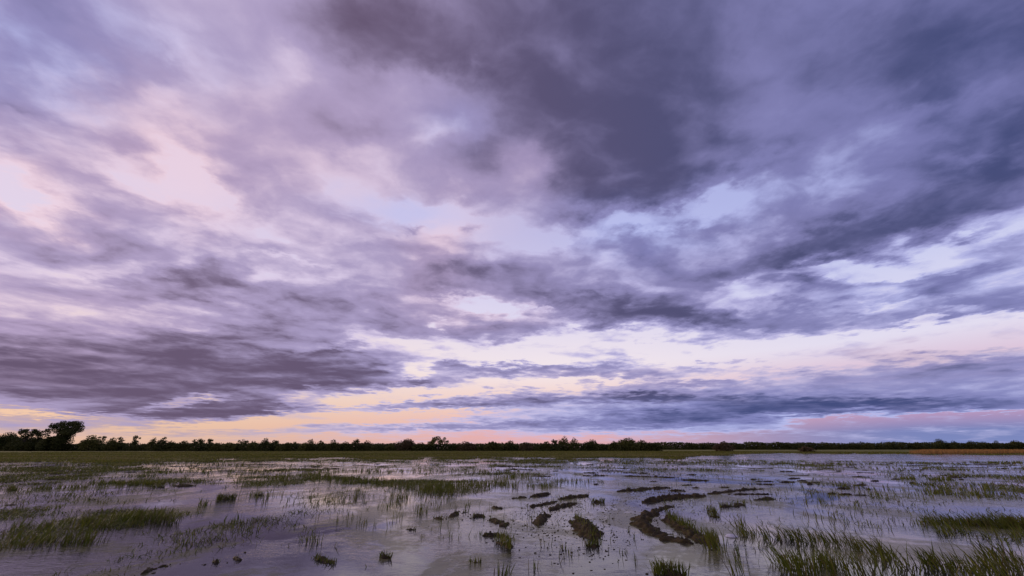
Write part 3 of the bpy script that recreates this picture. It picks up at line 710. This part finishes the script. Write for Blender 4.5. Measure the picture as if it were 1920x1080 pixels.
# single tussocks of upright grass
TUSS = [
 (1340, 1030, .16, 46, .28, .42, 'upright green tuft at the near end of the curved grassy bank'),
 (1388, 1042, .07, 12, .18, .30, 'slim green tuft alone right of the near end of the curved bank'),
 (1386, 1078, .09, 18, .22, .36, 'thin dark tuft at the bottom edge right of the brown turf mound'),
 (1490, 1062, .22, 70, .24, .40, 'leaning bushy tuft in front of the right reed bed'),
 (1515, 1078, .26, 110, .28, .44, 'dense bushy tuft at the bottom, left of the ring shaped one'),
 (1556, 1064, .18, 90, .20, .34, 'low rounded bushy tuft in front of the middle of the right reed bed'),
 (1600, 1086, .20, 46, .30, .46, 'open tuft at the bottom edge right of the rounded bushy one'),
 (1650, 1086, .24, 60, .32, .5, 'tall ragged tuft at the bottom edge below the right reed bed'),
 (1002, 1066, .10, 10, .1, .22, 'tiny tuft of thin blades at the bottom middle'),
 (1056, 1030, .06, 12, .10, .2, 'tiny pale green tuft left of the near end of the broad brown bank'),
 (1192, 1054, .05, 6, .14, .26, 'single forked stem in the rippled water left of the brown turf mound'),
 (942, 1078, .12, 20, .12, .26, 'small wiry tuft at the bottom edge in the middle'),
 (745, 938, .22, 60, .3, .48, 'green tuft in the middle water in front of the long grass belt'),
 (672, 928, .20, 36, .24, .42, 'small tuft in the middle water left of the greener one'),
 (788, 962, .20, 46, .2, .38, 'broad low tuft behind the churned row of clods'),
 (748, 975, .10, 16, .26, .42, 'narrow tuft left of the churned row of clods'),
 (1392, 990, .10, 24, .24, .4, 'tall tuft at the left tip of the right reed bed'),
]
for k, (x, y, rad, n, h0, h1, lab) in enumerate(TUSS):
    c = ground(x, y)
    r = np.random.default_rng(300 + k)
    P = np.stack([r.normal(0, rad * .6, n), r.normal(0, rad * .6, n), np.full(n, -.03)], -1)
    sd = -.25 if x > 1150 else .12
    L = lean_of(P, sd, -.05, .22, 300 + k) + P[:, :2] * 1.2
    o = blades('grass_tussock', P, r.uniform(h0, h1, n), r.uniform(.009, .018, n), L, M_GRASS, seed=300 + k)
    o.location = c
    tag(o, lab, 'grass tuft', 'single grass tufts in the flood water')

# flat turf islets scattered over the open flood
r = np.random.default_rng(8)
protos = []
for k in range(6):
    L_ = r.uniform(.5, 1.5)
    o, ln, wl = ridge_mesh([(-L_, 0), (0, r.uniform(-.1, .1)), (L_, 0)], r.uniform(.5, .9), r.uniform(.07, .12), 90 + k, None, 'turf_islet')
    protos.append(o)
    n = 60
P_used = [False] * 6
zones = [  # x range, y range, count, label
 ((1270, 1900), (868, 884), 30, 'low dark turf islet in the open flood at the far right'),
 ((1180, 1900), (884, 908), 24, 'low dark turf islet in the rippled flood right of the ruts'),
 ((930, 1270), (866, 896), 20, 'low dark turf islet in the flood beyond the ruts'),
 ((20, 900), (868, 886), 26, 'low dark turf islet among the glints at the meadow edge on the left'),
 ((1000, 1700), (908, 930), 14, 'small dark turf scrap in the water around the far end of the ruts'),
]
idx = 0
for (xr, yr, cnt, lab) in zones:
    for _ in range(cnt):
        p = ground(r.uniform(*xr), r.uniform(*yr)); k = idx % 6; idx += 1
        o = protos[k]
        if P_used[k]:
            o = o.copy(); C.objects.link(o)
        P_used[k] = True
        o.location = (p.x, p.y, 0); o.rotation_euler.z = r.normal(0, .35)
        s = r.uniform(.30, .80) * min(1.0, p.y / 34); o.scale = (s * r.uniform(.8, 2.0), s, r.uniform(.55, 1.0))
        tag(o, lab, 'islet', lab.replace('islet', 'islets').replace('scrap', 'scraps').replace('low dark ', '').replace('small dark ', ''))

# pale lump by the near end of the curved bank
vs, fs = [], []
nu, nv = 20, 10
for a_ in range(nu):
    for b_ in range(nv):
        th = 2 * math.pi * a_ / nu; ph = math.pi * .5 * b_ / (nv - 1)
        k_ = 1 + .10 * mnoise.noise((math.cos(th) * 2, math.sin(th) * 2, ph * 2))
        vs.append((.13 * math.cos(th) * math.cos(ph) * k_, .10 * math.sin(th) * math.cos(ph) * k_, .055 * math.sin(ph) * k_ - .01))
for a_ in range(nu):
    for b_ in range(nv - 1):
        fs.append((a_ * nv + b_, ((a_ + 1) % nu) * nv + b_, ((a_ + 1) % nu) * nv + b_ + 1, a_ * nv + b_ + 1))
o = mesh_object('pale_clump', vs, fs, M_PALE, smooth=True, loc=ground(1372, 1006))
tag(o, 'small whitish oval clump on the water beside the near end of the curved grassy bank', 'foam')
# ------------------------------------------------------------------ trees
def tube(path, radii, seg=6):
    V, F = [], []
    for i, (p, r_) in enumerate(zip(path, radii)):
        p = Vector(p)
        d = (Vector(path[min(i + 1, len(path) - 1)]) - Vector(path[max(i - 1, 0)])).normalized()
        a = d.orthogonal().normalized(); b = d.cross(a)
        for k in range(seg):
            t = 2 * math.pi * k / seg
            V.append(tuple(p + a * (math.cos(t) * r_) + b * (math.sin(t) * r_)))
    for i in range(len(path) - 1):
        for k in range(seg):
            F.append((i * seg + k, i * seg + (k + 1) % seg, (i + 1) * seg + (k + 1) % seg, (i + 1) * seg + k))
    return V, F

def leaf_cloud(centres, radii, count, size, r, squash=1.0):
    """leaf clumps through a set of lobes: (V, loops, starts, totals)"""
    cen = np.array(centres); rad = np.array(radii)
    w_ = (rad[:, 0] * rad[:, 1] * rad[:, 2]) ** .75; w_ /= w_.sum()
    k = r.choice(len(cen), count, p=w_)
    d = r.normal(0, 1, (count, 3)); d /= np.linalg.norm(d, axis=1)[:, None]
    q = np.where(r.uniform(0, 1, count) < .5, r.uniform(.72, 1.05, count), r.uniform(0, 1, count) ** .4 * .9)
    P = cen[k] + d * rad[k] * q[:, None]
    P[:, 2] = np.maximum(P[:, 2], r.uniform(0.02, .3, count))
    a = r.normal(0, 1, (count, 3)); a /= np.linalg.norm(a, axis=1)[:, None]
    b = np.cross(a, r.normal(0, 1, (count, 3))); b /= np.linalg.norm(b, axis=1)[:, None]
    s = size * r.uniform(.5, 1.25, count)[:, None]
    V = np.stack([P - a * s, P + b * s * .55, P + a * s, P - b * s * .55], 1).reshape(-1, 3)
    return V, np.arange(count * 4), np.arange(count) * 4, np.full(count, 4)

def tree(name, label, cat, group, loc, H, Wd, kind, seed, mat, dens=1.0):
    r = np.random.default_rng(seed)
    t = thing(name, label, cat, loc, group)
    cen, rad = [], []
    limbs = []
    if kind in ('bush', 'hump'):
        n = int(r.integers(7, 11))
        for i in range(n):
            a = r.uniform(-1, 1); zt = H * math.sqrt(max(.05, 1 - a * a * .8)) * r.uniform(.55, .80)
            s = min(Wd, H) * r.uniform(.26, .42)
            cen.append((a * (Wd - s * .8), r.uniform(-.4, .4) * Wd * .6, zt * .80)); rad.append((s * 1.25, s * 1.1, s * .8))
        cen.append((0, 0, H * .36)); rad.append((Wd * 1.0, Wd * .7, H * .48))
        cen.append((r.uniform(-.3, .3) * Wd, 0, H * .72)); rad.append((Wd * .45, Wd * .4, H * .28))
        trunk_h = H * .45
    elif kind == 'round':       # rounded oak with gaps
        for i in range(15):
            a = r.uniform(0, math.pi * 2); e = math.asin(r.uniform(-.15, 1)); s = H * r.uniform(.10, .16)
            cen.append((math.cos(a) * math.cos(e) * (Wd - s), math.sin(a) * math.cos(e) * (Wd - s) * .8, H * .52 + math.sin(e) * (H * .46 - s)))
            rad.append((s * 1.2, s * 1.2, s))
        trunk_h = H * .5
    elif kind == 'wind':        # tall tree with wind swept flags of foliage to the right
        for i in range(40):
            u = r.uniform(0, 1); s = H * r.uniform(.06, .12)
            cen.append((r.uniform(-.80, .98) * Wd * math.sqrt(1 - .80 * u * u) + Wd * .12 * u, r.uniform(-.5, .5) * Wd, H * (.58 + .38 * u * (1 - .16 * r.uniform(0, 1)))))
            rad.append((s * 1.5, s * 1.3, s * .78))
        for i in range(30):
            a = r.uniform(-1.0, .62); s = H * r.uniform(.10, .15)
            cen.append((a * Wd, r.uniform(-.5, .5) * Wd, H * r.uniform(.08, .60) * (1 - .42 * max(0, -a)))); rad.append((s * 1.2, s, s))
        for k in range(6):
            s = H * .06; cen.append((Wd * r.uniform(.5, .98), r.uniform(-.2, .2) * Wd, H * r.uniform(.66, .82))); rad.append((s * 1.6, s, s * .6))
        trunk_h = H * .62
    elif kind == 'airy':        # thin see-through crown
        for i in range(16):
            s = H * r.uniform(.06, .12)
            cen.append((r.uniform(-.95, .95) * (Wd - s), r.uniform(-.5, .5) * Wd, H * r.uniform(.42, .92))); rad.append((s * 1.3, s * 1.2, s * .8))
        for i in range(7):
            s = H * .18; cen.append((r.uniform(-1, 1) * Wd, 0, H * .22)); rad.append((s, s, s))
        trunk_h = H * .6
    else:                       # tuft: tree tip standing above the thicket
        for i in range(8):
            s = Wd * r.uniform(.30, .5)
            cen.append((r.uniform(-.75, .75) * Wd, r.uniform(-.5, .5) * Wd, H * r.uniform(.52, .93) - s * .3)); rad.append((s * 1.15, s, s * .75))
        cen.append((0, 0, H * .36)); rad.append((Wd * .95, Wd * .7, H * .46))
        trunk_h = H * .6
    size = .36 if H < 9 else .36
    vol = sum(4.2 * (a_ * b_ + b_ * c_ + a_ * c_) for a_, b_, c_ in rad)
    cnt = int(min(15000, max(500, vol * 5.0 * dens)))
    V, lo, st, tt = leaf_cloud(cen, rad, cnt, size, r)
    zt = np.percentile(V[:, 2], 99); xs = np.percentile(np.abs(V[:, 0]), 97)
    V[:, 2] *= H / zt; V[:, 0] *= Wd * 1.04 / xs
    fast_mesh('crown', V, lo, st, tt, mat, t)
    # tapered trunk with limbs reaching into the lobes
    bv, bf = [], []
    def add(pth, rd):
        v, f = tube(pth, rd); o_ = len(bv); bv.extend(v); bf.extend([tuple(i_ + o_ for i_ in q_) for q_ in f])
    r0 = max(.07, H * .022)
    top = (Wd * .06, 0, trunk_h)
    add([(0, 0, -.2), (Wd * .02, 0, trunk_h * .4), top], [r0 * 1.25, r0, r0 * .65])
    order = sorted(range(len(cen)), key=lambda q_: -cen[q_][2])[:9]
    for i in order:
        c_ = Vector(cen[i]); f_ = r.uniform(.45, .95)
        s_ = Vector(top) * f_
        if c_.z < s_.z: s_ = Vector(top) * .3
        m_ = s_.lerp(c_, .5) + Vector((0, 0, .06 * H))
        e_ = c_ + Vector((0, 0, rad[i][2] * .7))
        add([tuple(s_), tuple(m_), tuple(e_)], [r0 * .5, r0 * .3, r0 * .08])
    mesh_object('trunk', bv, bf, M_BARK, t)
    return t

def place_tree(x, ytop, hw, Ydist, kind, seed, mat, name, label, cat, group, dens=1.0):
    depth = Ydist * math.cos(TILT) - CAM_H * math.sin(TILT)
    pm = FPX / depth
    X = (x - 960) / pm
    # height from the elevation of the top
    d = direction(x, ytop); top = CAM_H + d.z / d.y * Ydist
    z0 = float(land(np.array([X]), np.array([Ydist]))[0])
    return tree(name, label, cat, group, (X, Ydist, z0), top - z0, hw / pm, kind, seed, mat, dens)

L_, K_, O_, B_ = M_LEAF, M_LEAF_DARK, M_LEAF_OLIVE, M_LEAF_BROWN
GW = 'trees and bushes of the wood edge behind the marsh'
TREES = [
 (-34, 812, 26, 'bush', K_, 'dark bush cut off by the left edge of the view'),
 (8, 814, 24, 'bush', K_, 'leafy tree at the far left edge, rounder than its airy neighbours'),
 (38, 805, 15, 'airy', K_, 'thin crowned tree second from the left edge'),
 (64, 805, 15, 'airy', K_, 'open see-through tree just left of the tallest tree'),
 (104, 791, 26, 'wind', K_, 'tallest tree, wind swept dark crown leaning right at the left end of the wood'),
 (50, 821, 30, 'hump', K_, 'broad dense bush under the two thin trees at the left'),
 (96, 819, 24, 'bush', K_, 'dense dark bush at the left foot of the tallest tree'),
 (165, 818, 15, 'bush', O_, 'olive rounded bush first to the right of the tallest tree'),
 (184, 818, 6, 'tuft', L_, 'small pointed tree tip right of the olive rounded bush by the tallest tree'),
 (203, 823, 13, 'hump', L_, 'low hump of foliage between two small tree tips right of the tallest tree'),
 (221, 820, 6, 'tuft', K_, 'second small tree tip right of the tallest tree'),
 (247, 818, 9, 'airy', K_, 'thin twiggy tree with a slanted wispy tip left of the paired round crowns'),
 (281, 822, 8, 'bush', L_, 'rounded crown with open top, left one of the pair'),
 (297, 820, 8, 'tuft', K_, 'peaked crown, right one of the pair of crowns'),
 (318, 829, 14, 'hump', L_, 'low brownish hump right of the paired crowns'),
 (341, 828, 15, 'hump', L_, 'flat topped hump left of the row of three tufts'),
 (361, 824, 5, 'tuft', K_, 'narrow tuft, leftmost of the row of three tufts'),
 (375, 823, 7, 'tuft', K_, 'broad tuft, middle one of the row of three tufts'),
 (388, 823, 6, 'tuft', K_, 'square tuft, rightmost of the row of three tufts'),
 (403, 831, 9, 'hump', L_, 'sunken hump right of the row of three tufts'),
 (426, 831, 14, 'hump', O_, 'broad low hump in the dip left of the twin knobs'),
 (445, 826, 7, 'tuft', L_, 'left one of the twin knobs of foliage'),
 (454, 824, 6, 'tuft', K_, 'right one of the twin knobs of foliage, slightly higher'),
 (473, 828, 10, 'hump', L_, 'olive shoulder right of the twin knobs'),
 (494, 823, 9, 'bush', K_, 'knobby tree with two heads standing above the left centre of the wood'),
 (511, 826, 7, 'tuft', K_, 'smaller round tree just right of the knobby two headed one'),
 (526, 833, 9, 'hump', L_, 'low hump filling the dip right of the knobby two headed tree'),
 (537, 830, 7, 'tuft', L_, 'flat little tree, left one of two flat tops'),
 (552, 829, 8, 'tuft', L_, 'flat little tree, right one of two flat tops'),
 (566, 831, 7, 'hump', O_, 'pale olive hump between the flat tops and the ragged tree'),
 (580, 825, 11, 'bush', L_, 'ragged tree with uneven top left of the smooth round tree'),
 (602, 828, 12, 'bush', L_, 'lower dome right of the ragged uneven tree'),
 (624, 826, 11, 'bush', L_, 'smooth round topped tree with reddish tint left of the flat hedge'),
 (645, 830, 13, 'hump', L_, 'flat hedge like stretch between two higher crowns'),
 (664, 824, 7, 'tuft', K_, 'peaked tree rising out of the flat hedge like stretch'),
 (686, 828, 13, 'bush', B_, 'brownish twiggy dome right of the peaked tree'),
 (707, 833, 11, 'hump', K_, 'low dark slope right of the brownish twiggy dome'),
 (730, 834, 12, 'hump', O_, 'low olive dome left of the big reddish brown dome'),
 (758, 825, 19, 'bush', B_, 'big reddish brown dome of bare twigs left of the lone rounded oak'),
 (785, 831, 12, 'bush', K_, 'level dark bush between the reddish brown dome and the rounded oak'),
 (821, 819, 18, 'round', O_, 'rounded oak like tree with sky showing through, above all in the centre of the wood'),
 (803, 833, 9, 'hump', K_, 'dark bush at the left foot of the rounded oak like tree'),
 (851, 832, 9, 'bush', K_, 'small round bush just right of the rounded oak like tree'),
 (876, 829, 17, 'bush', B_, 'wide twiggy dome with a small spike, second right of the rounded oak like tree'),
 (903, 834, 9, 'hump', K_, 'low link between the two twiggy domes right of the oak like tree'),
 (926, 829, 16, 'bush', L_, 'tent shaped dome third right of the rounded oak like tree'),
 (955, 828, 13, 'bush', K_, 'dark rounded dome fourth right of the rounded oak like tree'),
 (986, 830, 11, 'bush', B_, 'small brownish dome left of the sparse feathery tree'),
 (1004, 836, 9, 'hump', K_, 'low dark bush right of the small brownish dome'),
 (1023, 829, 12, 'bush', K_, 'dark dome touching the sparse feathery tree'),
 (1040, 825, 6, 'airy', K_, 'sparse feathery tree with light showing under it'),
 (1057, 820, 11, 'bush', O_, 'tall green crown right beside the sparse feathery tree'),
 (1078, 823, 10, 'bush', L_, 'two tipped crown leaning on the tall green one'),
 (1108, 826, 15, 'bush', K_, 'smooth dark dome standing apart in the right centre'),
 (1135, 834, 12, 'hump', O_, 'low olive bush in the dip right of the smooth dark dome'),
 (1153, 829, 11, 'bush', L_, 'stepped shoulder at the left of the last big hill of foliage'),
 (1180, 823, 21, 'bush', O_, 'last big olive crown at the right end of the near wood'),
 (1205, 827, 15, 'bush', L_, 'sloping right shoulder of the last big olive crown'),
 (1226, 831, 12, 'hump', K_, 'small dark bush closing the right end of the near wood'),
]
for k, (x, yt, hw, kind, mat, lab) in enumerate(TREES):
    r_ = np.random.default_rng(k + 500)
    place_tree(x, yt, hw, 252 + r_.uniform(-4, 6), kind, 500 + k, mat, 'bush' if kind in ('bush', 'hump') else 'tree', lab, 'bush' if kind in ('bush', 'hump') else 'tree', GW)

GF = 'bushes of the far hedge across the flood'
FARB = [
 (1250, 835, 14, K_, 'dim low bush of the far hedge nearest the end of the near wood'), (1294, 832, 12, K_, 'rounded bump of the far hedge left of the reddish willow dome'), (1322, 833, 9, K_, 'small bump of the far hedge between the rounded bump and the willow dome'),
 (1383, 831, 9, K_, 'bump of the far hedge just behind the right side of the reddish willow dome'), (1430, 834, 16, L_, 'long low bump of the far hedge right of the reddish willow dome'), (1477, 831, 10, K_, 'tipped bump of the far hedge left of the low willow mound'),
 (1500, 833, 14, K_, 'smooth bump of the far hedge directly behind the low willow mound'), (1555, 834, 16, L_, 'flat bump of the far hedge right of the low willow mound'), (1602, 830, 14, K_, 'higher rounded bump of the far hedge in the right middle'),
 (1628, 832, 12, L_, 'lower bump leaning on the higher rounded bump of the far hedge'), (1672, 829, 10, K_, 'pointed bump of the far hedge left of the dry reed bed'), (1692, 831, 9, K_, 'round bump of the far hedge at the left tip of the dry reed bed'),
 (1722, 830, 12, L_, 'soft bump of the far hedge above the left of the dry reed bed'), (1770, 824, 13, K_, 'highest dark crown of the far hedge above the dry reed bed'), (1794, 828, 10, K_, 'shoulder right of the highest dark crown of the far hedge'),
 (1822, 827, 8, K_, 'small knob of the far hedge right of the highest crown shoulder'), (1846, 829, 12, L_, 'long even bump of the far hedge near the right edge'), (1872, 827, 8, K_, 'peaked knob of the far hedge near the right edge'),
 (1908, 827, 14, K_, 'rising bump of the far hedge at the right edge of the view'), (1950, 828, 18, K_, 'far hedge bush cut off by the right edge of the view'),
]
for k, (x, yt, hw, mat, lab) in enumerate(FARB):
    place_tree(x, yt, hw, 455 + (k * 37 % 11), 'hump', 700 + k, mat, 'bush', lab, 'bush', GF, .6)
place_tree(1359, 830, 16, 222, 'bush', 801, B_, 'willow_bush', 'reddish brown willow dome standing alone before the far hedge', 'bush', 'lone willows on the far bank', 1.3)
place_tree(1514, 838, 12, 190, 'bush', 802, B_, 'willow_bush', 'low brown willow mound on the bank before the far hedge', 'bush', 'lone willows on the far bank', 1.3)

# undergrowth that fills the wood edge and the far hedge: nobody could count it
def thicket(name, label, x0, x1, Yd, hpx0, hpx1, count, mat, seed, size, depth=8):
    r = np.random.default_rng(seed)
    dp = Yd * math.cos(TILT); pm = FPX / dp
    a, b = (x0 - 960) / pm, (x1 - 960) / pm
    X = r.uniform(a, b, count); Y = Yd + r.uniform(-.5, 1, count) * depth
    hh = (hpx0 + (hpx1 - hpx0) * fbm(X * .12, X * 0, seed, 4, .55)) / pm
    Z = hh * r.uniform(0, 1, count) * (.75 + .25 * (Y - Yd + depth) / (2 * depth))
    P = np.stack([X, Y, Z], -1)
    u = r.normal(0, 1, (count, 3)); u /= np.linalg.norm(u, axis=1)[:, None]
    v = np.cross(u, r.normal(0, 1, (count, 3))); v /= np.linalg.norm(v, axis=1)[:, None]
    s = size * r.uniform(.5, 1.3, count)[:, None]
    V = np.stack([P - u * s, P + v * s * .6, P + u * s, P - v * s * .6], 1).reshape(-1, 3)
    o = fast_mesh(name, V, np.arange(count * 4), np.arange(count) * 4, np.full(count, 4), mat)
    tag(o, label, 'undergrowth', kind='stuff')
thicket('undergrowth', 'dark continuous undergrowth at the foot of the near wood', -360, 1240, 256, 11, 17, 100000, M_LEAF_DARK, 61, .42)
thicket('undergrowth', 'thin dark continuous hedge far across the flood on the right', 1215, 2300, 462, 10, 16, 60000, M_LEAF_DARK, 62, .75, 10)

# dry reed bed on the far bank at the right
r = np.random.default_rng(99)
n = 15000
px = r.uniform(1706, 2080, n); py = r.uniform(846.5, 851.5, n)
P = gpts(px, py)
edge = sstep(px, 1706, 1735)
H = (1.35 + .35 * fbm(P[:, 0] * .2, P[:, 1] * .2, 4, 3)) * r.uniform(.7, 1.0, n) * (.55 + .45 * edge)
P[:, 2] = 0
o = blades('reed_bed', P, H, r.uniform(.05, .12, n), lean_of(P, .05, 0, .12, 6), M_REED, seed=6)
tag(o, 'orange brown bed of dry reeds on the far bank at the right', 'reeds', kind='stuff')
